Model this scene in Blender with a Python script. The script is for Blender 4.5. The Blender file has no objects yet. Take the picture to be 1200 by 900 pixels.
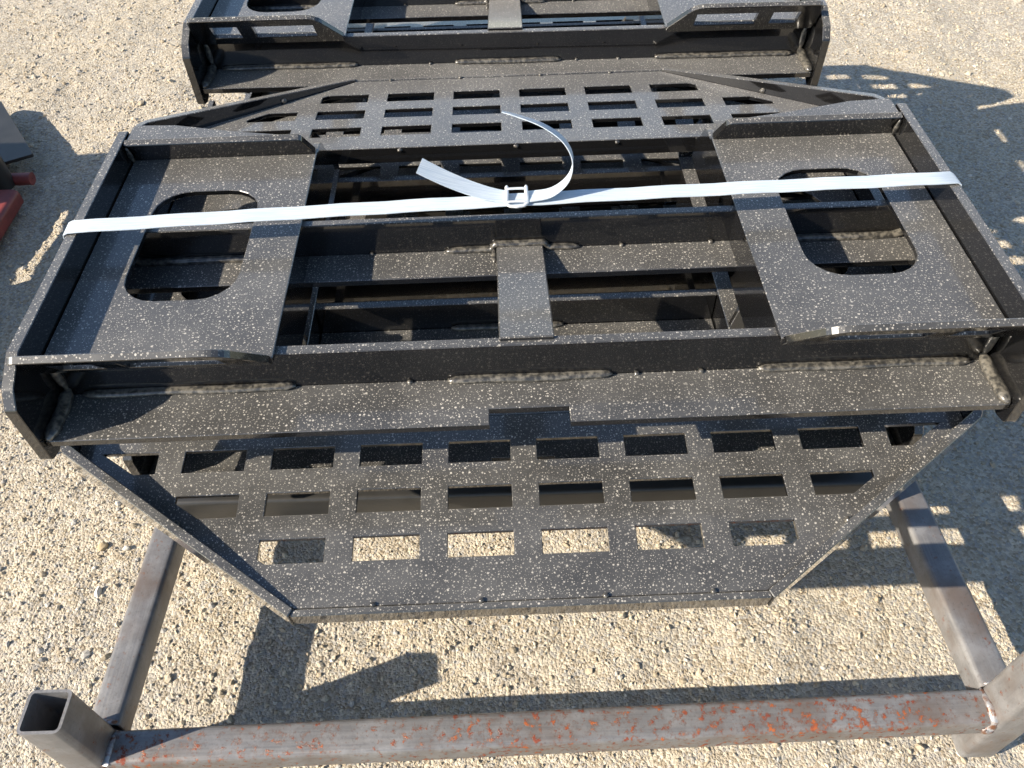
import bpy, bmesh, math, random
import numpy as np
from mathutils import Vector, Matrix
random.seed(7); rng = np.random.default_rng(11)
S = bpy.context.scene
COL = S.collection

# ------------------------------------------------------------------ camera, sky, sun, exposure
cam_d = bpy.data.cameras.new("camera"); cam = bpy.data.objects.new("camera", cam_d); COL.objects.link(cam)
Xc = Vector((0.99955030, -0.02998651, 0.0)); Yc = Vector((-0.02259697, -0.75323228, 0.65736635)); Zc = Vector((-0.01971212, -0.65707073, -0.75357115))
right = Vector((Xc.x, Yc.x, Zc.x)); up = -Vector((Xc.y, Yc.y, Zc.y)); back = -Vector((Xc.z, Yc.z, Zc.z))
m = Matrix((right, up, back)).transposed().to_4x4(); m.translation = Vector((0, 0, 1.40)); cam.matrix_world = m
cam_d.sensor_width = 36.0; cam_d.lens = 28.8; cam_d.clip_start = 0.02; cam_d.clip_end = 500
S.camera = cam
S.cycles.max_bounces = 6; S.cycles.diffuse_bounces = 3; S.cycles.glossy_bounces = 3; S.cycles.transmission_bounces = 1
S.cycles.use_adaptive_sampling = True; S.cycles.adaptive_threshold = 0.03

SUN = Vector((1.52, 0.55, -1.0)).normalized()          # the way the light travels
el = math.asin(-SUN.z); az = math.atan2(-SUN.x, -SUN.y)
W = bpy.data.worlds.new("World"); S.world = W; W.use_nodes = True
wn = W.node_tree.nodes; wl = W.node_tree.links
sky = wn.new("ShaderNodeTexSky"); sky.sky_type = 'NISHITA'; sky.sun_disc = False
sky.sun_elevation = el; sky.sun_rotation = az % (2 * math.pi); sky.altitude = 200; sky.dust_density = 1.2; sky.ozone_density = 3.0; sky.air_density = 1.2
wl.new(sky.outputs[0], wn["Background"].inputs[0]); wn["Background"].inputs[1].default_value = 0.088
sun_d = bpy.data.lights.new("sun", 'SUN'); sun_d.energy = 5.0; sun_d.angle = math.radians(0.5); sun_d.color = (1.0, 0.89, 0.735)
sun = bpy.data.objects.new("sun", sun_d); COL.objects.link(sun); sun.location = (-4, -2, 6)
sun.rotation_euler = SUN.to_track_quat('-Z', 'Y').to_euler()
S.view_settings.view_transform = 'Standard'; S.view_settings.look = 'None'
S.view_settings.exposure = 1.03; S.view_settings.gamma = 1.0; S.view_settings.use_curve_mapping = False

# ------------------------------------------------------------------ helpers
def tag(o, label=None, cat=None, group=None, kind=None):
    if label: o["label"] = label
    if cat: o["category"] = cat
    if group: o["group"] = group
    if kind: o["kind"] = kind
    return o
def obj(name, me, mat=None, parent=None):
    o = bpy.data.objects.new(name, me); COL.objects.link(o)
    if mat and not me.materials: me.materials.append(mat)
    if parent: o.parent = parent
    return o
def empty(name, loc, rz=0.0):
    o = bpy.data.objects.new(name, None); COL.objects.link(o); o.location = loc; o.rotation_euler = (0, 0, rz); o.empty_display_size = .1
    return o
def copy_tree(o, parent=None):
    c = o.copy(); COL.objects.link(c); c.parent = parent
    for ch in list(o.children): copy_tree(ch, c)
    return c
def rpoly(pts, r=0.0, n=5):
    """closed polygon with rounded corners; pts may carry their own radius as a third value"""
    out = []; N = len(pts)
    for i in range(N):
        p = Vector(pts[i][:2]); rr = pts[i][2] if len(pts[i]) > 2 else r
        if rr <= 0: out.append((p.x, p.y)); continue
        a = (Vector(pts[i-1][:2]) - p); b = (Vector(pts[(i+1) % N][:2]) - p)
        la, lb = a.length, b.length; a.normalize(); b.normalize()
        ang = a.angle(b); t = min(rr / math.tan(ang / 2), la * .49, lb * .49); rr2 = t * math.tan(ang / 2)
        c = p + (a + b).normalized() * (rr2 / math.sin(ang / 2))
        s0 = p + a * t - c; s1 = p + b * t - c
        a0 = math.atan2(s0.y, s0.x); a1 = math.atan2(s1.y, s1.x); d = (a1 - a0 + math.pi) % (2 * math.pi) - math.pi
        for k in range(n + 1):
            th = a0 + d * k / n; out.append((c.x + rr2 * math.cos(th), c.y + rr2 * math.sin(th)))
    return out
def rect(x0, x1, y0, y1, r=0.0): return rpoly([(x0, y0), (x1, y0), (x1, y1), (x0, y1)], r)
def plate(outer, holes=(), t=0.008, bev=0.0009, mat4=None):
    """flat-cut steel plate: outline with holes, thickness t centred on z=0, tiny arris"""
    cu = bpy.data.curves.new("c", 'CURVE'); cu.dimensions = '2D'; cu.fill_mode = 'BOTH'
    cu.extrude = t / 2 - bev; cu.bevel_depth = bev; cu.bevel_resolution = 0; cu.offset = -bev
    for loop in [outer, *holes]:
        s = cu.splines.new('POLY'); s.points.add(len(loop) - 1); s.use_cyclic_u = True
        for p, q in zip(s.points, loop): p.co = (q[0], q[1], 0, 1)
    o = bpy.data.objects.new("c", cu); COL.objects.link(o); bpy.context.view_layer.update()
    dg = bpy.context.evaluated_depsgraph_get()
    me = bpy.data.meshes.new_from_object(o.evaluated_get(dg))
    bpy.data.objects.remove(o); bpy.data.curves.remove(cu)
    me.materials.clear()
    for p in me.polygons: p.use_smooth = False
    if mat4: me.transform(mat4)
    return me
YZ = Matrix(((0, 0, 1, 0), (1, 0, 0, 0), (0, 1, 0, 0), (0, 0, 0, 1)))      # plate (u,v,n) -> y,z,x
XZ = Matrix(((1, 0, 0, 0), (0, 0, -1, 0), (0, 1, 0, 0), (0, 0, 0, 1)))     # plate (u,v) -> x,z
def T(x, y, z): return Matrix.Translation((x, y, z))
def join(mes):
    bm = bmesh.new()
    for me in mes: bm.from_mesh(me); bpy.data.meshes.remove(me)
    out = bpy.data.meshes.new("m"); bm.to_mesh(out); bm.free(); return out
def box(x0, x1, y0, y1, z0, z1, bev=.0012, seg=1):
    bm = bmesh.new(); bmesh.ops.create_cube(bm, size=1)
    for v in bm.verts: v.co = Vector(((x0+x1)/2 + v.co.x*(x1-x0), (y0+y1)/2 + v.co.y*(y1-y0), (z0+z1)/2 + v.co.z*(z1-z0)))
    if bev: bmesh.ops.bevel(bm, geom=bm.edges[:], offset=bev, segments=seg, affect='EDGES')
    me = bpy.data.meshes.new("b"); bm.to_mesh(me); bm.free(); return me
def smooth(me, ang=35):
    for p in me.polygons: p.use_smooth = True
    me.set_sharp_from_angle(angle=math.radians(ang)); return me
def bead(pts, r=.005, jit=.07, seg=10, step=.005, squash=.75):
    """lumpy weld bead swept along a polyline"""
    P = [Vector(p) for p in pts]; path = []
    for a, b in zip(P[:-1], P[1:]):
        n = max(2, int((b - a).length / step))
        for k in range(n): path.append(a.lerp(b, k / n))
    path.append(P[-1]); n = len(path); verts = []; faces = []
    ph = random.random() * 9
    for i, p in enumerate(path):
        d = (path[min(i+1, n-1)] - path[max(i-1, 0)]).normalized()
        s = d.cross(Vector((0, 0, 1))); s = s.normalized() if s.length > .1 else Vector((1, 0, 0)); u = s.cross(d).normalized()
        e = min(1.0, .35 + min(i, n-1-i) * .3)
        rr = r * e * (1 + jit * (.5 * math.sin(i * .9 + ph) * .5 + random.uniform(-.5, .5) * .7 + .35 * math.sin(i * .17 + ph * 2)))
        wob = s * (.12 * r * math.sin(i * .23 + ph))
        for k in range(seg):
            a = 2 * math.pi * k / seg; verts.append(p + wob + (s * math.cos(a) + u * math.sin(a) * squash) * rr)
    for i in range(n - 1):
        for k in range(seg):
            faces.append((i*seg+k, i*seg+(k+1) % seg, (i+1)*seg+(k+1) % seg, (i+1)*seg+k))
    faces.append(tuple(range(seg))[::-1]); faces.append(tuple((n-1)*seg+k for k in range(seg)))
    me = bpy.data.meshes.new("w"); me.from_pydata(verts, [], faces); 
    for p in me.polygons: p.use_smooth = True
    return me
def blob(c, r):
    bm = bmesh.new(); bmesh.ops.create_icosphere(bm, subdivisions=2, radius=1)
    for v in bm.verts: v.co = Vector(c) + Vector((v.co.x*r, v.co.y*r, v.co.z*r*.8)) * random.uniform(.85, 1.15)
    me = bpy.data.meshes.new("t"); bm.to_mesh(me); bm.free()
    for p in me.polygons: p.use_smooth = True
    return me
def tube(p0, p1, w, h, r=.008, wall=.005, upv=Vector((0, 0, 1)), n=4):
    """hollow rectangular tube with rounded corners from p0 to p1 (centre line), open ends"""
    p0, p1 = Vector(p0), Vector(p1); d = (p1 - p0).normalized()
    s = d.cross(upv).normalized(); u = s.cross(d).normalized()
    ro = rpoly([(-w/2, -h/2), (w/2, -h/2), (w/2, h/2), (-w/2, h/2)], r, n)
    ri = rpoly([(-w/2+wall, -h/2+wall), (w/2-wall, -h/2+wall), (w/2-wall, h/2-wall), (-w/2+wall, h/2-wall)], max(r-wall, .0015), n)
    N = len(ro); V = []; F = []
    L = (p1 - p0).length; ns = max(1, int(L / .08))
    for k in range(ns + 1):
        c = p0.lerp(p1, k / ns)
        for ring in (ro, ri):
            for q in ring: V.append(c + s*q[0] + u*q[1])
    for k in range(ns):
        for j in range(N):
            a = k*2*N + j; b = k*2*N + (j+1) % N; F.append((a, b, b+2*N, a+2*N)); F.append((b+N, a+N, a+3*N, b+3*N))
    for j in range(N):
        a, b = j, (j+1) % N; F.append((b, a, a+N, b+N)); e = ns*2*N; F.append((e+a, e+b, e+b+N, e+a+N))
    me = bpy.data.meshes.new("tube"); me.from_pydata(V, [], F)
    return smooth(me, 40)

# ------------------------------------------------------------------ materials
def mat(name):
    m = bpy.data.materials.new(name); m.use_nodes = True; nt = m.node_tree
    return m, nt, nt.nodes["Principled BSDF"]
class G:
    """tiny node-graph helper"""
    def __init__(s, nt): s.nt = nt
    def n(s, t, **kw):
        x = s.nt.nodes.new(t)
        for k, v in kw.items(): setattr(x, k, v)
        return x
    def link(s, a, b): s.nt.links.new(a, b)
    def val(s, sock, v):
        if hasattr(v, "is_output"): s.link(v, sock)
        else: sock.default_value = v
    def math(s, op, a, b=0.0, c=None, clamp=False):
        x = s.n("ShaderNodeMath", operation=op); x.use_clamp = clamp
        s.val(x.inputs[0], a); s.val(x.inputs[1], b)
        if c is not None: s.val(x.inputs[2], c)
        return x.outputs[0]
    def mix(s, f, a, b):
        x = s.n("ShaderNodeMix", data_type='RGBA'); s.val(x.inputs[0], f)
        for i, v in ((6, a), (7, b)):
            if hasattr(v, "is_output"): s.link(v, x.inputs[i])
            else: x.inputs[i].default_value = (*v, 1)
        return x.outputs[2]
    def ramp(s, v, a, b, lo=0.0, hi=1.0):
        x = s.n("ShaderNodeMapRange", interpolation_type='SMOOTHSTEP'); s.val(x.inputs[0], v)
        x.inputs[1].default_value = a; x.inputs[2].default_value = b; x.inputs[3].default_value = lo; x.inputs[4].default_value = hi
        return x.outputs[0]
    def noise(s, co, sc, det=3.0, rough=.55):
        x = s.n("ShaderNodeTexNoise"); s.link(co, x.inputs["Vector"]); x.inputs["Scale"].default_value = sc
        x.inputs["Detail"].default_value = det; x.inputs["Roughness"].default_value = rough; return x.outputs["Fac"]
    def voro(s, co, sc, feature='F1', rand=1.0):
        x = s.n("ShaderNodeTexVoronoi", feature=feature); x.voronoi_dimensions = '2D'; s.link(co, x.inputs["Vector"]); x.inputs["Scale"].default_value = sc
        x.inputs["Randomness"].default_value = rand; return x
    def bump(s, h, strength, dist, bsdf, extra=None):
        x = s.n("ShaderNodeBump"); s.val(x.inputs["Height"], h); x.inputs["Strength"].default_value = strength; x.inputs["Distance"].default_value = dist
        if extra: s.link(extra, x.inputs["Normal"])
        s.link(x.outputs[0], bsdf.inputs["Normal"]); return x.outputs[0]

def paint_material():
    m, nt, b = mat("black_gloss_paint_with_dust"); g = G(nt)
    geo = g.n("ShaderNodeNewGeometry"); pos = geo.outputs["Position"]
    sep = g.n("ShaderNodeSeparateXYZ"); g.link(geo.outputs["Normal"], sep.inputs[0]); upm = g.ramp(sep.outputs[2], .35, .9)
    n1 = g.noise(pos, 9, 4); n2 = g.noise(pos, 60, 3); n3 = g.noise(pos, 300, 2)
    film = g.math('MULTIPLY', g.math('ADD', g.ramp(n1, .3, .75, .19, .37), g.ramp(n2, .3, .75, 0, .08)), g.math('ADD', g.math('MULTIPLY', upm, .96), .035))
    mp = g.n('ShaderNodeMapping'); g.link(pos, mp.inputs[0]); mp.inputs['Scale'].default_value = (4, 17, 10); mp.inputs['Rotation'].default_value = (0, 0, .5)
    smear = g.ramp(g.noise(mp.outputs[0], 1.0, 4, .6), .34, .6, .75, 1.0)
    film = g.math('MULTIPLY', film, smear)
    spots = None
    # dried dust drops: three sizes, each cell switched on or off by its own random colour
    for sc, rad, keep in ((150, .29, .92), (270, .29, .95)):
        v = g.voro(pos, sc); sepc = g.n("ShaderNodeSeparateColor"); g.link(v.outputs["Color"], sepc.inputs[0])
        on = g.math('LESS_THAN', sepc.outputs[0], keep)
        size = g.math('MULTIPLY', g.math('ADD', g.math('MULTIPLY', g.math('POWER', sepc.outputs[1], 1.6), .72), .28), rad)
        q = g.math('SUBTRACT', 1.0, g.math('DIVIDE', g.math('ADD', v.outputs["Distance"], g.math('MULTIPLY', g.math('SUBTRACT', n3, .5), .22)), size))
        sp = g.math('MULTIPLY', g.math('MULTIPLY', g.ramp(q, .0, .6), on), g.math('ADD', g.math('MULTIPLY', sepc.outputs[2], .65), .3))
        spots = sp if spots is None else g.math('MAXIMUM', spots, sp)
    spots = g.math('MULTIPLY', spots, g.ramp(g.noise(pos, 7, 3), .30, .65, .7, 1.0))
    spots = g.math('MULTIPLY', spots, upm)
    col = g.mix(film, (.0055, .0055, .006), (.200, .197, .188))
    col = g.mix(g.math('MULTIPLY', spots, .85), col, (.66, .62, .55))
    g.link(col, b.inputs["Base Color"])
    g.link(g.math('MULTIPLY', upm, .26), b.inputs["Sheen Weight"]); b.inputs["Sheen Roughness"].default_value = .5; b.inputs["Sheen Tint"].default_value = (.85, .83, .8, 1)
    g.link(g.math('ADD', g.math('MULTIPLY', film, .9), .16, clamp=True), b.inputs["Roughness"])
    b.inputs["Specular IOR Level"].default_value = .35
    cw = g.math('MULTIPLY', g.math('SUBTRACT', 1.0, g.math('MULTIPLY', spots, .9)), 1.0)
    g.link(cw, b.inputs["Coat Weight"]); g.link(g.math('ADD', g.math('MULTIPLY', film, .3), .03), b.inputs["Coat Roughness"]); b.inputs["Coat IOR"].default_value = 1.55
    h = g.math('ADD', g.math('MULTIPLY', g.noise(pos, 700, 2), .5), g.math('MULTIPLY', g.noise(pos, 120, 2), 1.0))
    g.bump(h, .06, .0005, b)
    return m
PAINT = paint_material()

def weld_material():
    m, nt, b = mat("painted_weld_bead"); g = G(nt)
    geo = g.n("ShaderNodeNewGeometry"); pos = geo.outputs["Position"]
    col = g.mix(g.ramp(g.noise(pos, 160, 3), .35, .7), (.03, .029, .027), (.15, .138, .115)); g.link(col, b.inputs["Base Color"])
    b.inputs["Roughness"].default_value = .3; b.inputs["Coat Weight"].default_value = .8; b.inputs["Coat Roughness"].default_value = .12
    g.bump(g.noise(pos, 220, 2), .2, .0015, b); return m
WELD = weld_material()

def steel_material(name, rust_amount, stretch=(1.5, 90, 90)):
    m, nt, b = mat(name); g = G(nt)
    tc = g.n("ShaderNodeNewGeometry"); pos = tc.outputs["Position"]
    str_map = g.n("ShaderNodeMapping"); g.link(pos, str_map.inputs[0]); str_map.inputs["Scale"].default_value = stretch
    streak = g.noise(str_map.outputs[0], 4, 4)
    base = g.mix(g.ramp(streak, .2, .8), (.150, .150, .156), (.205, .201, .200))
    base = g.mix(g.ramp(g.noise(pos, 30, 5, .65), .4, .7, 0, .6), base, (.28, .28, .285))
    base = g.mix(g.ramp(g.noise(pos, 11, 4), .45, .75, 0, .8), base, (.135, .102, .082))
    base = g.mix(g.ramp(g.noise(pos, 160, 3, .7), .55, .8, 0, .5), base, (.05, .045, .04))
    geoN = g.n("ShaderNodeSeparateXYZ"); g.link(tc.outputs["Normal"], geoN.inputs[0])
    patch = g.math('ADD', g.noise(pos, 95, 5, .7), g.math('MULTIPLY', g.noise(pos, 9, 2), .18))
    base = g.mix(g.ramp(patch, rust_amount - .09, rust_amount, 0, .65), base, (.15, .085, .06))
    flake = g.ramp(patch, rust_amount, rust_amount + .035)
    rustc = g.mix(g.ramp(g.noise(pos, 45, 3), .45, .6), (.20, .05, .03), (.36, .10, .03))
    col = g.mix(flake, base, rustc); g.link(col, b.inputs["Base Color"])
    b.inputs["Metallic"].default_value = .25
    g.link(g.math('ADD', g.math('MULTIPLY', flake, .4), g.ramp(streak, .2, .8, .34, .5)), b.inputs["Roughness"])
    h = g.math('ADD', g.math('MULTIPLY', flake, 1.0), g.math('MULTIPLY', g.noise(pos, 260, 3), .5))
    g.bump(h, .35, .0012, b); return m
STEEL_RUST = steel_material("raw_steel_with_rust_flakes", .682)
STEEL = steel_material("raw_steel_tube_along_x", .80)
STEEL_Y = steel_material("raw_steel_tube", .765, (90, 1.5, 90))
STEEL_Z = steel_material("raw_steel_post", .76, (90, 90, 2))

def bare_weld_material():
    m, nt, b = mat("bare_weld_metal"); g = G(nt); pos = g.n("ShaderNodeNewGeometry").outputs["Position"]
    g.link(g.mix(g.ramp(g.noise(pos, 90, 4), .4, .62), (.42, .42, .43), (.22, .10, .055)), b.inputs["Base Color"])
    b.inputs["Metallic"].default_value = .55; b.inputs["Roughness"].default_value = .36; g.bump(g.noise(pos, 400, 3), .5, .002, b); return m
BAREWELD = bare_weld_material()

def gravel_material(name, stones):
    m, nt, b = mat(name); g = G(nt)
    pos = g.n("ShaderNodeNewGeometry").outputs["Position"]
    big = g.noise(pos, 1.6, 5, .65); med = g.noise(pos, 11, 4, .6); fine = g.noise(pos, 330, 3, .7)
    base = g.mix(g.ramp(big, .38, .62), (.455, .390, .290), (.395, .362, .312))
    base = g.mix(g.ramp(med, .45, .75, 0, .5), base, (.37, .315, .235))
    if stones:
        at = g.n("ShaderNodeAttribute"); at.attribute_name = "tint"; f = at.outputs["Fac"]
        c = g.mix(g.ramp(f, .0, .62), (.37, .31, .225), (.58, .51, .395))
        c = g.mix(g.ramp(f, .72, .73), c, (.43, .415, .385)); c = g.mix(g.ramp(f, .92, .93), c, (.33, .31, .285)); c = g.mix(g.ramp(f, .965, .97), c, (.26, .22, .17)); c = g.mix(g.ramp(f, .975, .98), c, (.66, .63, .56))
        col = g.mix(g.ramp(fine, .35, .7, 0, .35), c, (.33, .28, .20))
        g.link(col, b.inputs["Base Color"]); g.bump(fine, .5, .0015, b)
    else:
        v1 = g.voro(pos, 185); v2 = g.voro(pos, 430)
        sc = g.n("ShaderNodeSeparateColor"); g.link(v1.outputs["Color"], sc.inputs[0])
        c = g.mix(g.ramp(sc.outputs[0], .35, 1.0, 0, .9), base, (.58, .525, .425)); c = g.mix(g.ramp(sc.outputs[0], .0, .35, .8, 0), c, (.27, .22, .155)); c = g.mix(g.ramp(sc.outputs[1], .80, .84, 0, .75), c, (.34, .33, .31))
        g.link(g.mix(g.ramp(fine, .4, .75, 0, .3), c, (.30, .25, .18)), b.inputs["Base Color"])
        h = g.math('ADD', g.math('MULTIPLY', g.math('SUBTRACT', 1.0, v1.outputs["Distance"]), 1.0), g.math('ADD', g.math('MULTIPLY', g.math('SUBTRACT', 1.0, v2.outputs["Distance"]), .5), g.math('MULTIPLY', fine, .5)))
        g.bump(h, .75, .0026, b)
    b.inputs["Roughness"].default_value = .95; b.inputs["Specular IOR Level"].default_value = .15
    return m
GROUND = gravel_material("compacted_gravel", False); STONES = gravel_material("gravel_stones", True)

def simple(name, col, rough, metal=0.0, noise=0.0, sc=40, bump=0.0, bsc=300):
    m, nt, b = mat(name); g = G(nt); pos = g.n("ShaderNodeNewGeometry").outputs["Position"]
    g.link(g.mix(g.math('MULTIPLY', g.ramp(g.noise(pos, sc, 4), .35, .7), noise), col, tuple(c * .35 for c in col)), b.inputs["Base Color"])
    b.inputs["Roughness"].default_value = rough; b.inputs["Metallic"].default_value = metal
    if bump: g.bump(g.noise(pos, bsc, 3), bump, .001, b)
    return m
RED = simple("faded_red_paint", (.24, .05, .042), .45, 0, .5, 25, .2)
WIRE = simple("galvanised_wire", (.74, .77, .80), .28, .35, .2, 120)
LEAF = simple("yellow_leaf", (.62, .40, .06), .6, 0, .3, 90)
DULL = simple("dull_black_steel", (.035, .034, .032), .34, 0, .4, 18, .15)

def strap_material():
    m, nt, b = mat("woven_polyester_strap"); g = G(nt); pos = g.n("ShaderNodeNewGeometry").outputs["Position"]
    mp = g.n("ShaderNodeMapping"); g.link(pos, mp.inputs[0]); mp.inputs["Scale"].default_value = (20, 1300, 60)
    w = g.noise(mp.outputs[0], 1.0, 2)
    g.link(g.mix(g.ramp(w, .3, .7), (.42, .50, .59), (.60, .66, .71)), b.inputs["Base Color"])
    b.inputs["Roughness"].default_value = .42; g.bump(w, .6, .0010, b); return m
STRAP = strap_material()

# ------------------------------------------------------------------ ground
def vnoise(x, y, freq, seed):
    xf, yf = x * freq, y * freq; xi = np.floor(xf).astype(np.int64); yi = np.floor(yf).astype(np.int64)
    u = xf - xi; v = yf - yi; u = u*u*(3-2*u); v = v*v*(3-2*v)
    def h(a, b):
        n = (a * 374761393 + b * 668265263 + seed * 982451653) & 0x7fffffff
        n = ((n ^ (n >> 13)) * 1274126177) & 0x7fffffff
        return ((n ^ (n >> 16)) & 0xffff) / 65535.0
    return (h(xi, yi)*(1-u) + h(xi+1, yi)*u)*(1-v) + (h(xi, yi+1)*(1-u) + h(xi+1, yi+1)*u)*v
def ground_z(x, y):
    near = np.clip((14 - np.hypot(x, y - 1.5)) / 8, 0, 1)
    z = (vnoise(x, y, 2.2, 1) - .5)*.018 + (vnoise(x, y, 7, 2) - .5)*.010 + (vnoise(x, y, 25, 3) - .5)*.005 + (vnoise(x, y, 60, 4) - .5)*.0028 + (vnoise(x, y, 120, 5) - .5)*.0018
    return z * near - .006
def axis(lo, hi, step, far):
    c = np.arange(lo, hi + step/2, step); out = []; d = step * 2; p = hi
    while p < far: p += d; d *= 1.35; out.append(p)
    neg = []; d = step * 2; p = lo
    while p > -far: p -= d; d *= 1.35; neg.append(p)
    return np.array(neg[::-1] + list(c) + out)
gx = axis(-2.1, 2.3, .0085, 150); gy = axis(0.15, 3.5, .0085, 150)
XX, YY = np.meshgrid(gx, gy); ZZ = ground_z(XX, YY); nx, ny = len(gx), len(gy)
me = bpy.data.meshes.new("ground"); co = np.stack([XX, YY, ZZ], -1).reshape(-1, 3)
idx = np.arange(nx * ny).reshape(ny, nx); q = np.stack([idx[:-1, :-1], idx[:-1, 1:], idx[1:, 1:], idx[1:, :-1]], -1).reshape(-1, 4)
def fast_mesh(me, co, faces):
    n, k = faces.shape
    me.vertices.add(len(co)); me.vertices.foreach_set("co", co.astype(np.float32).ravel())
    me.loops.add(n * k); me.loops.foreach_set("vertex_index", faces.astype(np.int32).ravel())
    me.polygons.add(n); me.polygons.foreach_set("loop_start", np.arange(0, n * k, k, dtype=np.int32))
    me.update(calc_edges=True)
fast_mesh(me, co, q); me.polygons.foreach_set("use_smooth", np.ones(len(q), bool))
tag(obj("ground", me, GROUND), kind="structure")

# loose stones on the ground: nobody could count them
N = 108000
sx = rng.uniform(-2.1, 2.3, N * 3); sy = rng.uniform(.15, 3.5, N * 3)
keep = rng.uniform(0, 1, N * 3) < np.clip(1.25 / (1 + .55 * np.maximum(np.hypot(sx, sy - .6) - .6, 0)**1.6), .16, 1)
clump = .5 * vnoise(sx, sy, 9, 21) + .5 * vnoise(sx, sy, 2.3, 22); keep &= rng.uniform(0, 1, N * 3) < .25 + 1.1 * clump
sx, sy = sx[keep][:N], sy[keep][:N]; N = len(sx)
bm = bmesh.new(); bmesh.ops.create_icosphere(bm, subdivisions=1, radius=1)
tv = np.array([v.co[:] for v in bm.verts]); tf = np.array([[v.index for v in f.verts] for f in bm.faces]); bm.free()
tv = tv[:, :]; nv = len(tv)
size = np.exp(rng.normal(math.log(.0021), .42, N)); size = np.clip(size, .0010, .0095)
dist = np.hypot(sx, sy - .6); size *= 1 + .12 * np.clip(dist - .8, 0, 3)
a = rng.uniform(0, 2 * math.pi, N); ca, sa = np.cos(a), np.sin(a)
sc = np.stack([rng.uniform(.8, 1.5, N), rng.uniform(.65, 1.1, N), rng.uniform(.45, .9, N)], -1) * size[:, None]
V = tv[None] * (1 + rng.uniform(-.28, .28, (N, nv, 1))) * sc[:, None, :]
tilt = rng.uniform(-.5, .5, (N, 1)); V[..., 2] += V[..., 0] * tilt
x_, y_ = V[..., 0].copy(), V[..., 1].copy()
V[..., 0] = x_ * ca[:, None] - y_ * sa[:, None] + sx[:, None]; V[..., 1] = x_ * sa[:, None] + y_ * ca[:, None] + sy[:, None]
V[..., 2] += (ground_z(sx, sy) + size * rng.uniform(-.15, .35, N))[:, None]
F = (tf[None] + (np.arange(N) * nv)[:, None, None]).reshape(-1, 3)
me = bpy.data.meshes.new("gravel"); fast_mesh(me, V.reshape(-1, 3), F)
me.polygons.foreach_set("use_smooth", np.zeros(len(F), bool))
at = me.attributes.new("tint", 'FLOAT', 'FACE'); at.data.foreach_set("value", np.repeat(rng.uniform(0, 1, N), len(tf)).astype(np.float32))
tag(obj("gravel", me, STONES), "loose tan and grey crushed gravel covering the yard", "gravel", kind="stuff")

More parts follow.
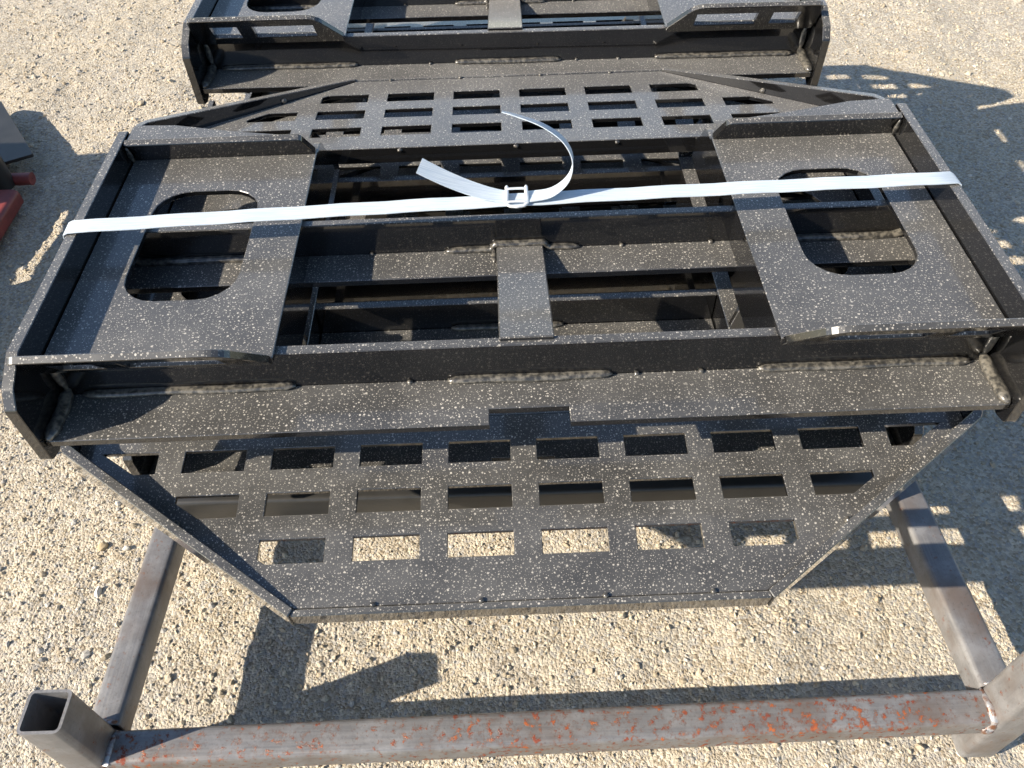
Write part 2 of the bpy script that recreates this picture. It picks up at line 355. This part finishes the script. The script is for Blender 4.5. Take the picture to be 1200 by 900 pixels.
# ------------------------------------------------------------------ the steel attachment frame (built once, copied)
HP, LIP = .100, .137           # plate top and lip top above the unit's base
XO, XI = .5840, .5700          # side plate outer / inner face
TH = math.radians(6.3)
def make_frame():
    root = empty("attachment_frame", (0, 0, 0))
    P = lambda name, me, parent=root, m=PAINT: obj(name, me, m, parent)
    for s in (-1, 1):
        X = lambda x: s * x
        mir = Matrix.Diagonal((s, 1, 1, 1))
        def fin(me, sm=False):
            me.transform(mir)
            if s < 0: me.flip_normals()
            return me
        # quick-attach plate with its big rounded opening
        pl = plate(rect(.297, .5685, -.3415, .086, .0015), [rect(.3635, .5085, -.236, -.008, .047)], .008)
        pl.transform(T(0, 0, HP - .004)); P("mounting_plate", fin(pl))
        # side plate, its upper edge standing proud as the side lip
        sp = plate(rpoly([(-.408, .006, .008), (-.388, .001, .008), (-.345, .020, .01), (.055, .020, .01), (.098, .05, .006), (.098, LIP, .004), (-.352, LIP, .004), (-.392, .118, .01), (-.408, .098, .008)]), [], XO - XI, mat4=YZ)
        sp.transform(T((XO + XI) / 2, 0, 0)); P("side_plate", fin(sp))
        # slotted lower lip, leaning outwards
        lp = plate(rpoly([(.2985, -.010, .0), (.2985, .006, .0), (.338, .066, .035), (.566, .066, .010), (.566, .012, .004), (.566, -.010, .002)]),
                   [rect(.345, .455, .010, .046), rect(.482, .531, .010, .046)], .0095, mat4=XZ)
        lp.transform(Matrix.Rotation(math.radians(35), 4, 'X')); lp.transform(T(0, -.3465, HP + .002)); P("slotted_lip", fin(lp))
        # upper lip, leaning in over the plate
        ul = plate(rpoly([(.2985, 0), (.2985, .006), (.314, .0405, .01), (.5685, .0405), (.5685, 0)]), [], .011, mat4=XZ)
        ul.transform(Matrix.Rotation(math.radians(22), 4, 'X')); ul.transform(T(0, .082, HP - .002)); P("upper_lip", fin(ul))
        gs = plate(rpoly([(.5685, .073, 0), (.5685, .116, .006), (.505, .113, .03), (.42, .092, .03), (.325, .0735)]), [], .006)
        gs.transform(T(0, 0, LIP - .006)); P("corner_gusset", fin(gs))
        # rib under the plate's inner edge
        rb = plate(rpoly([(-.3135, 0), (.178, 0), (.178, .036, .006), (.150, .060, .03), (.128, .0905, .03), (-.3135, .0905)]), [], .010, mat4=YZ)
        rb.transform(T(.304, 0, 0)); P("rib", fin(rb))
    # lower angle beam with a centre notch
    fl = plate([(-.5688, -.4005), (-.048, -.4005), (-.048, -.3765), (.048, -.3765), (.048, -.4005), (.5688, -.4005), (.5688, -.3275), (-.5688, -.3275)], [], .010)
    fl.transform(T(0, 0, .029))
    P("lower_angle_beam", join([fl, box(-.5688, .5688, -.3278, -.3138, .0238, .0915)]))
    fl = plate(rect(-.5686, .5686, -.1435, -.0872), [], .010); fl.transform(T(0, 0, .0345))
    P("middle_angle_beam", join([fl, box(-.5686, .5686, -.0875, -.0745, .0292, .0915)]))
    # flat bar tying the two beams
    a = math.atan2(.0915 - .0450, .222); L = math.hypot(.222 + .008, .0465)
    cb = box(-.033, .033, 0, L, -.008, 0, .0015); cb.transform(Matrix.Rotation(-a, 4, 'X')); cb.transform(T(0, -.3195, .0965)); P("centre_bar", cb)
    # trapezoid grate
    def hole(xc, v, cut=None):
        w, d = .0415, .0165
        x0, x1 = xc - w, xc + w; poly = [(x0, v - d), (x1, v - d), (x1, v + d), (x0, v + d)]
        return poly
    edge = lambda v: .609 - (v - .043) / .222 * .320        # outer edge half width
    holes = []
    for v, n in ((.056, 10), (.124, 8), (.190, 6)):
        for k in range(n):
            xc = (k - (n - 1) / 2) * .1188; h = hole(xc, v); sg = 1 if xc > 0 else -1
            lim = lambda vv: edge(vv) - .045
            v0, v1 = v - .0165, v + .0165; xi = abs(xc) - .0415; xo = abs(xc) + .0415
            if xo > lim(v1):          # clipped by the sloping side
                pts = [(xi, v0), (min(xo, lim(v0)), v0)]
                if lim(v0) > xo: pts.append((xo, .043 + (.609 - .045 - xo) / .320 * .222))
                if lim(v1) > xi: pts += [(lim(v1), v1), (xi, v1)]
                else: pts.append((xi, .043 + (.609 - .045 - xi) / .320 * .222))
                h = [(sg * p[0], p[1]) for p in pts]
                if sg < 0: h = h[::-1]
            holes.append(h)
    gm = T(0, .180, .043) @ Matrix.Rotation(-TH, 4, 'X')
    gp = plate([(-.603, 0), (.603, 0), (.603, .0405), (.2855, .265), (-.2855, .265), (-.603, .0405)], holes, .007, .0008)
    gp.transform(T(0, 0, -.0035)); gp.transform(gm); grate = P("grate", gp)
    for s in (-1, 1):
        inner = [(.603, -.002), (.603, .034), (.597, .0445), (.2855, .2655)]; hts = [.036, .035, .0345, .0045]
        outer = [(.6145, -.002), (.6145, .038), (.6052, .0545), (.2905, .2765)]
        V = []; F = []
        for (pi, po, h) in zip(inner, outer, hts):
            V += [(s*pi[0], pi[1], -.026), (s*pi[0], pi[1], h), (s*po[0], po[1], h), (s*po[0], po[1], -.026)]
        for k in range(3):
            for j in range(4):
                f = (k*4+j, k*4+(j+1) % 4, (k+1)*4+(j+1) % 4, (k+1)*4+j); F.append(f if s > 0 else f[::-1])
        F += [(3, 2, 1, 0), (12, 13, 14, 15)] if s > 0 else [(0, 1, 2, 3), (15, 14, 13, 12)]
        me = bpy.data.meshes.new("rim"); me.from_pydata(V, [], F); bm = bmesh.new(); bm.from_mesh(me); bmesh.ops.recalc_face_normals(bm, faces=bm.faces)
        bmesh.ops.bevel(bm, geom=[e for e in bm.edges if e.calc_face_angle(0) > .8], offset=.0011, segments=1, affect='EDGES'); bm.to_mesh(me); bm.free()
        me.transform(gm); P("rim_bar", me, grate)
    eb = box(-.289, .289, .2658, .2745, -.027, .0015, .0015); eb.transform(gm); P("end_bar", eb, grate)
    nb = box(-.602, .602, -.0085, -.0003, -.026, .0008, .001); nb.transform(gm); P("back_bar", nb, grate)
    for x in (-.42, -.185, .005, .17, .33): P("tack_weld", blob((x, .172, .040), .0045), grate, WELD)
    for x in (-.22, -.09, .06, .19): P("tack_weld", blob(gm @ Vector((x, .264, .0015)), .0035), grate, WELD)
    for s, v in ((-1, .18), (1, .15)):
        P("tack_weld", blob(gm @ Vector((s * (edge(v) - .007), v, .005)), .0055), grate, WELD)
    # weld beads
    for x0, x1 in ((-.545, -.285), (-.098, .105), (.285, .548)):
        P("weld_bead", bead([(x0, -.331, .0375), (x1, -.331, .0375)], .0068, squash=.6), m=WELD)
    P("weld_bead", bead([(-.105, -.091, .042), (-.040, -.091, .043), (-.034, -.091, .052), (.034, -.091, .052), (.041, -.091, .043), (.085, -.091, .042)], .0058), m=WELD)
    P("weld_bead", bead([(-.036, -.093, .046), (-.036, -.118, .045), (-.0365, -.123, .043)], .0035), m=WELD)
    for s in (-1, 1):
        P("weld_bead", bead([(s*.36, -.091, .042), (s*.53, -.091, .042), (s*.555, -.091, .050)], .0068), m=WELD)
        P("weld_bead", bead([(s*.563, -.325, .044), (s*.563, -.355, .038), (s*.563, -.402, .038)], .0085), m=WELD)
        P("weld_bead", bead([(s*.563, -.095, .045), (s*.563, -.142, .040)], .0085), m=WELD)
        P("weld_bead", bead([(s*.562, -.329, .044), (s*.564, -.329, .088)], .0055), m=WELD)
        P("weld_bead", bead([(s*.565, .066, HP + .003), (s*.565, .060, LIP - .006)], .004), m=WELD)
    for x in (-.145, .135, .215): P("tack_weld", blob((x, -.330, .035), .0036), m=WELD)
    for x in (.145, .272, -.21): P("tack_weld", blob((x, -.090, .0405), .0036), m=WELD)
    return root

CX = .0155
proto = make_frame()
# (x, y, base z, yaw, label)
GRP = "attachment frames stacked under the strap"; FGRP = "attachment frames in the stack behind"
deg = math.radians
Z1 = .608
units = [
 (CX, 1.000, Z1, deg(.65), "black steel attachment frame on top of the near stack, held by the white strap", GRP),
 (CX - .005, .895, Z1 - .135, deg(180.6), "black attachment frame second from top, its slotted trapezoid grate reaching towards the camera", GRP),
 (CX - .003, 1.122, Z1 - .268, deg(.2), "black attachment frame third from top, mostly hidden inside the near stack", GRP),
 (CX + .004, 1.225, Z1 - .385, deg(.4), "black attachment frame lowest in the near stack, resting on the rack rails", GRP),
 (.009, 1.832, Z1 - .022, deg(-.3), "black attachment frame on top of the stack at the upper edge, slotted lips facing us", FGRP),
 (.012, 1.735, Z1 - .157, deg(179.8), "black attachment frame second in the rear stack, its rim peeking out below", FGRP),
 (.006, 1.980, Z1 - .290, deg(.1), "black attachment frame third in the rear stack, hidden below two others", FGRP),
 (.010, 2.080, Z1 - .407, deg(-.1), "black attachment frame at the bottom of the rear stack", FGRP),
]
for i, (x, y, z, rz, lab, grp) in enumerate(units):
    o = proto if i == 0 else copy_tree(proto)
    if i in (1, 5):
        for ch in list(o.children):
            if ch.name.startswith('centre_bar'): bpy.data.objects.remove(ch)
    if i in (1, 5):
        if i == 1:
            ia = join([box(-.298, .298, -.008, .005, .034, .0915), box(-.298, .298, .0052, .058, .034, .0425)])
            iw = bead([(-.07, .009, .046), (.10, .009, .046)], .006, squash=.6)
        obj('inner_angle_beam', ia, PAINT, o); obj('weld_bead', iw, WELD, o)
    o.location = (x, y, z); o.rotation_euler = (0, 0, rz); tag(o, lab, "attachment frame", grp)

# ------------------------------------------------------------------ the tube rack
def make_rack():
    root = empty("steel_rack", (0, 0, 0))
    P = lambda name, me, m=STEEL: obj(name, me, m, root)
    zt = .129
    P("near_rail", tube((-.606, .402, zt), (.694, .425, zt), .052, .052, .009, .004), STEEL_RUST)
    P("side_rail", tube((-.628, .436, zt), (-.600, 1.42, zt), .050, .050, .009, .004), STEEL_Y)
    P("side_rail", tube((.722, .455, zt), (.672, 1.42, zt), .056, .050, .009, .004), STEEL_Y)
    P("far_rail", tube((-.575, 1.395, zt), (.645, 1.395, zt), .050, .050, .009, .004))
    for y in (.818, 1.34): P("cross_rail", tube((-.600, y, .1885), (.664, y, .1885), .080, .068, .008, .004), DULL)
    P("post", tube((-.6375, .404, .006), (-.6375, .404, .300), .059, .059, .009, .0042, Vector((0, 1, 0))), STEEL_Z)
    P("post", tube((.7265, .425, .006), (.7265, .425, .300), .060, .060, .009, .0042, Vector((0, 1, 0))), STEEL_Z)
    P("post", tube((-.605, 1.45, .006), (-.605, 1.45, .300), .060, .060, .009, .0042, Vector((0, 1, 0))), STEEL_Z)
    P("post", tube((.675, 1.45, .006), (.675, 1.45, .300), .060, .060, .009, .0042, Vector((0, 1, 0))), STEEL_Z)
    P("weld_bead", bead([(-.606, .428, .150), (-.605, .400, .156), (-.606, .379, .152), (-.606, .3765, .125), (-.606, .379, .106)], .0055, .35), BAREWELD)
    P("weld_bead", bead([(-.650, .436, .155), (-.606, .438, .155)], .0045, .35), BAREWELD)
    P("weld_bead", bead([(.695, .452, .150), (.694, .424, .157), (.694, .402, .153), (.694, .3985, .128), (.694, .402, .106)], .0065, .4), BAREWELD)
    P("weld_bead", bead([(.700, .457, .154), (.748, .457, .154)], .004, .35), BAREWELD)
    return root
rack = make_rack(); tag(rack, "raw steel tube rack with rust flakes carrying the near stack of frames", "rack", "steel tube racks under the stacks")
rack2 = copy_tree(rack); rack2.location = (-.006, .865, 0); tag(rack2, "steel tube rack under the rear stack at the upper edge", "rack", "steel tube racks under the stacks")
for r in (rack2,):
    for ch in list(r.children):
        if ch.name.startswith("cross_rail"): ch.location.z = -.022

# ------------------------------------------------------------------ strap and buckle
def ribbon(path, width_dir, w, t=.0011):
    """strip swept along path; width_dir per point or one vector"""
    n = len(path); V = []; F = []
    for i, p in enumerate(path):
        p = Vector(p); d = (Vector(path[min(i+1, n-1)]) - Vector(path[max(i-1, 0)])).normalized()
        wd = width_dir[i] if isinstance(width_dir, list) else width_dir
        wd = (wd - d * wd.dot(d)).normalized(); nn = d.cross(wd).normalized()
        for a, b in ((-1, -1), (1, -1), (1, 1), (-1, 1)): V.append(p + wd * (a * w / 2) + nn * (b * t / 2))
    for i in range(n - 1):
        for j in range(4): F.append((i*4+j, i*4+(j+1) % 4, (i+1)*4+(j+1) % 4, (i+1)*4+j))
    F += [(3, 2, 1, 0), tuple((n-1)*4+j for j in range(4))]
    me = bpy.data.meshes.new("ribbon"); me.from_pydata(V, [], F)
    bm = bmesh.new(); bm.from_mesh(me); bmesh.ops.recalc_face_normals(bm, faces=bm.faces); bm.to_mesh(me); bm.free()
    return smooth(me, 40)
ZS = Z1 + LIP + .0030
XL, XR = CX - XO - .0035, CX + XO + .004
ys = lambda x: .860 + .0427 * (x + .565)
BX = .0135; BY = ys(BX)
sroot = empty("tie_down_strap", (CX, ys(CX), Z1 + LIP))
def sp(p): return Vector(p) - sroot.location
yd = Vector((-.0427, 1, 0)).normalized()
path = [(XL - .001, ys(XL), z) for z in (.20, .45, .70)] + [(XL, ys(XL), ZS - .012), (XL + .002, ys(XL), ZS - .003), (XL + .008, ys(XL), ZS)]
for k in range(1, 40):
    x = XL + .008 + (XR - XL - .016) * k / 40; path.append((x, ys(x), ZS + .0035 * math.sin(math.pi * k / 40) + .0006 * math.sin(k * 1.7)))
path += [(XR - .008, ys(XR), ZS), (XR - .002, ys(XR), ZS - .003), (XR, ys(XR), ZS - .012)] + [(XR + .001, ys(XR), z) for z in (.70, .45, .20)]
obj("band", ribbon([sp(p) for p in path], yd, .0262), STRAP, sroot)
ZB = ZS + .0045
# left tail rises slowly away from the buckle
path = []; wds = []
for k in range(25):
    t = k / 24; path.append((BX - .012 - .112 * t, BY + .002 + .018 * t, ZB + .002 + .040 * t**1.6)); wds.append(Vector((0, 1, .10 + .45 * t)))
obj("strap_tail", ribbon([sp(p) for p in path], wds, .0235), STRAP, sroot)
# right tail curls up and back over to the left
ctl = [(.014, .000, .000), (.045, .002, .004), (.067, .006, .022), (.072, .010, .048), (.060, .016, .072), (.034, .022, .090), (.004, .028, .100), (-.016, .031, .105)]
def spline(c, n=6):
    out = []
    for i in range(len(c) - 1):
        p0, p1, p2, p3 = (Vector(c[max(0, min(len(c)-1, i+k))]) for k in (-1, 0, 1, 2))
        for k in range(n):
            t = k / n; out.append(.5 * ((2*p1) + (p2-p0)*t + (2*p0-5*p1+4*p2-p3)*t*t + (3*p1-p0-3*p2+p3)*t**3))
    return out + [Vector(c[-1])]
path = spline(ctl); n = len(path); wds = [Vector((.25 * i / n, 1, -.05 - .55 * i / n)) for i in range(n)]
obj("strap_tail", ribbon([sp(p + Vector((BX, BY + .002, ZB + .002))) for p in path], wds, .0255), STRAP, sroot)
def wire(pts, r=.0021): return bead(pts, r, 0.0, 8, .0012)
z0 = ZB + .0025
bk = join([wire([sp((BX - .0125, BY + .0185, z0 + .006)), sp((BX - .0130, BY + .004, z0 + .003)), sp((BX - .0130, BY - .012, z0)), sp((BX - .009, BY - .0165, z0 - .001)), sp((BX, BY - .0185, z0 - .001)), sp((BX + .009, BY - .0165, z0 - .001)), sp((BX + .0130, BY - .012, z0)), sp((BX + .0130, BY + .004, z0 + .003)), sp((BX + .0125, BY + .0185, z0 + .006))], .0026),
           wire([sp((BX - .0125, BY + .012, z0 + .0055)), sp((BX + .0125, BY + .012, z0 + .0055))], .0020),
           wire([sp((BX - .0128, BY - .011, z0 + .002)), sp((BX + .0128, BY - .011, z0 + .002))], .0020)])
obj("buckle", smooth(bk, 60), WIRE, sroot)
tag(sroot, "pale white woven strap with wire buckle pulled across the near stack", "strap")

# ------------------------------------------------------------------ neighbouring implement at the left edge
nroot = empty("steel_implement", (-1.62, 1.55, 0))
def np_(me): me.transform(T(1.62, -1.55, 0)); return me
wall = plate(rpoly([(1.10, .01), (2.03, .01), (2.03, .28, .02), (1.86, .34, .02), (1.83, .70, .01), (1.10, .70, .03)]), [rect(1.50, 1.80, .205, .242)], .012, mat4=YZ); wall.transform(T(-1.62, 0, 0))
obj("shadow_end_plate", np_(wall), DULL, nroot)  # unseen plate shaped to shadow the ground, slit cut for a light streak
bp_ = plate(rect(-2.95, -1.628, .02, .70, .02), [], .012, mat4=XZ); bp_.transform(T(0, 1.83, 0)); obj("shadow_back_plate", np_(bp_), RED, nroot)  # unseen panel added so its top edge casts a straight shadow edge
obj("frame_tube", np_(tube((-2.6, 1.15, .06), (-1.63, 1.15, .06), .10, .10, .01, .006)), RED, nroot)
obj("frame_tube", np_(tube((-2.6, 1.12, .64), (-1.63, 1.12, .64), .10, .10, .01, .006)), RED, nroot)
k_ = 1.0547
gp_ = plate(rpoly([(-1.317*k_, 2.018*k_, .006), (-1.5206*k_, 2.3105*k_, .02), (-1.60*k_, 2.33*k_, .02), (-1.60*k_, 1.95*k_, .02), (-1.43*k_, 1.955*k_, .03), (-1.352*k_, 1.999*k_, .01)]), [], .010)
gp_.transform(T(0, 0, .050)); obj("guard_plate", np_(gp_), DULL, nroot)
obj("foot", np_(tube((-1.415, 1.66, .035), (-1.415, 1.945, .035), .10, .050, .014, .006)), RED, nroot)
obj("bracket", np_(tube((-1.61, 1.75, .035), (-1.468, 1.75, .035), .05, .05, .01, .006)), RED, nroot)
obj("pin", np_(tube((-1.47, 2.045, .026), (-1.375, 2.045, .026), .038, .034, .016, .016)), RED, nroot)
hb = tube((-1.46, 2.02, .02), (-1.46, 2.02, .11), .080, .080, .038, .012, Vector((0, 1, 0)), 8); obj("hub", np_(hb), DULL, nroot)
tag(nroot, "red and black steel implement cut off by the left edge", "implement")

# ------------------------------------------------------------------ small things on the ground
def leaf(loc, rz, s):
    V = []; F = []; n = 8
    for i in range(n + 1):
        t = i / n; w = .42 * math.sin(math.pi * min(1, t * 1.02))**.7 * (1 - .25 * t) * (1 + .12 * math.sin(i * 2.2))
        zc = .18 * math.sin(math.pi * t); V += [(t - .5, -w, zc + .22 * w), (t - .5, 0, zc), (t - .5, w, zc + .15 * w)]
    for i in range(n):
        for j in range(2): a = i*3 + j; F.append((a, a+1, a+4, a+3))
    me = bpy.data.meshes.new("leaf"); me.from_pydata([(x*s, y*s, z*s) for x, y, z in V], [], F)
    for p in me.polygons: p.use_smooth = True
    o = obj("fallen_leaf", me, LEAF); o.location = loc; o.rotation_euler = (.2, -.15, rz); md = o.modifiers.new("t", 'SOLIDIFY'); md.thickness = .0004
    return o
tag(leaf((-.700, .545, .004), .4, .022), "small yellow leaf on the gravel behind the open-topped post", "leaf")
def stone(loc, r, label, col, rz):
    bm = bmesh.new(); bmesh.ops.create_icosphere(bm, subdivisions=3, radius=1)
    for v in bm.verts:
        c = v.co; k = 1 + .10 * math.sin(3.1*c.x + 1.7*c.y + rz) + .08 * math.sin(5*c.z + 4*c.y + rz*2); v.co = Vector((c.x * 1.35 * r, c.y * r, c.z * .7 * r)) * k
    me = bpy.data.meshes.new("stone"); bm.to_mesh(me); bm.free()
    for p in me.polygons: p.use_smooth = True
    o = obj("stone", me, simple("stone_skin_%d" % int(r*1e4), col, .85, 0, .4, 160, .4)); o.location = loc; o.rotation_euler = (0, 0, rz)
    return tag(o, label, "stone", "larger stones on the gravel")
def gz(x, y): return float(ground_z(np.array([x]), np.array([y]))[0])
stone((-.812, .834, gz(-.812, .834) + .004), .0085, "oval tan stone lying on gravel left of the rack's side rail", (.46, .36, .22), 1.0)
stone((-.765, .830, gz(-.765, .83) + .003), .0055, "small whitish stone beside the oval tan stone", (.62, .58, .50), .3)
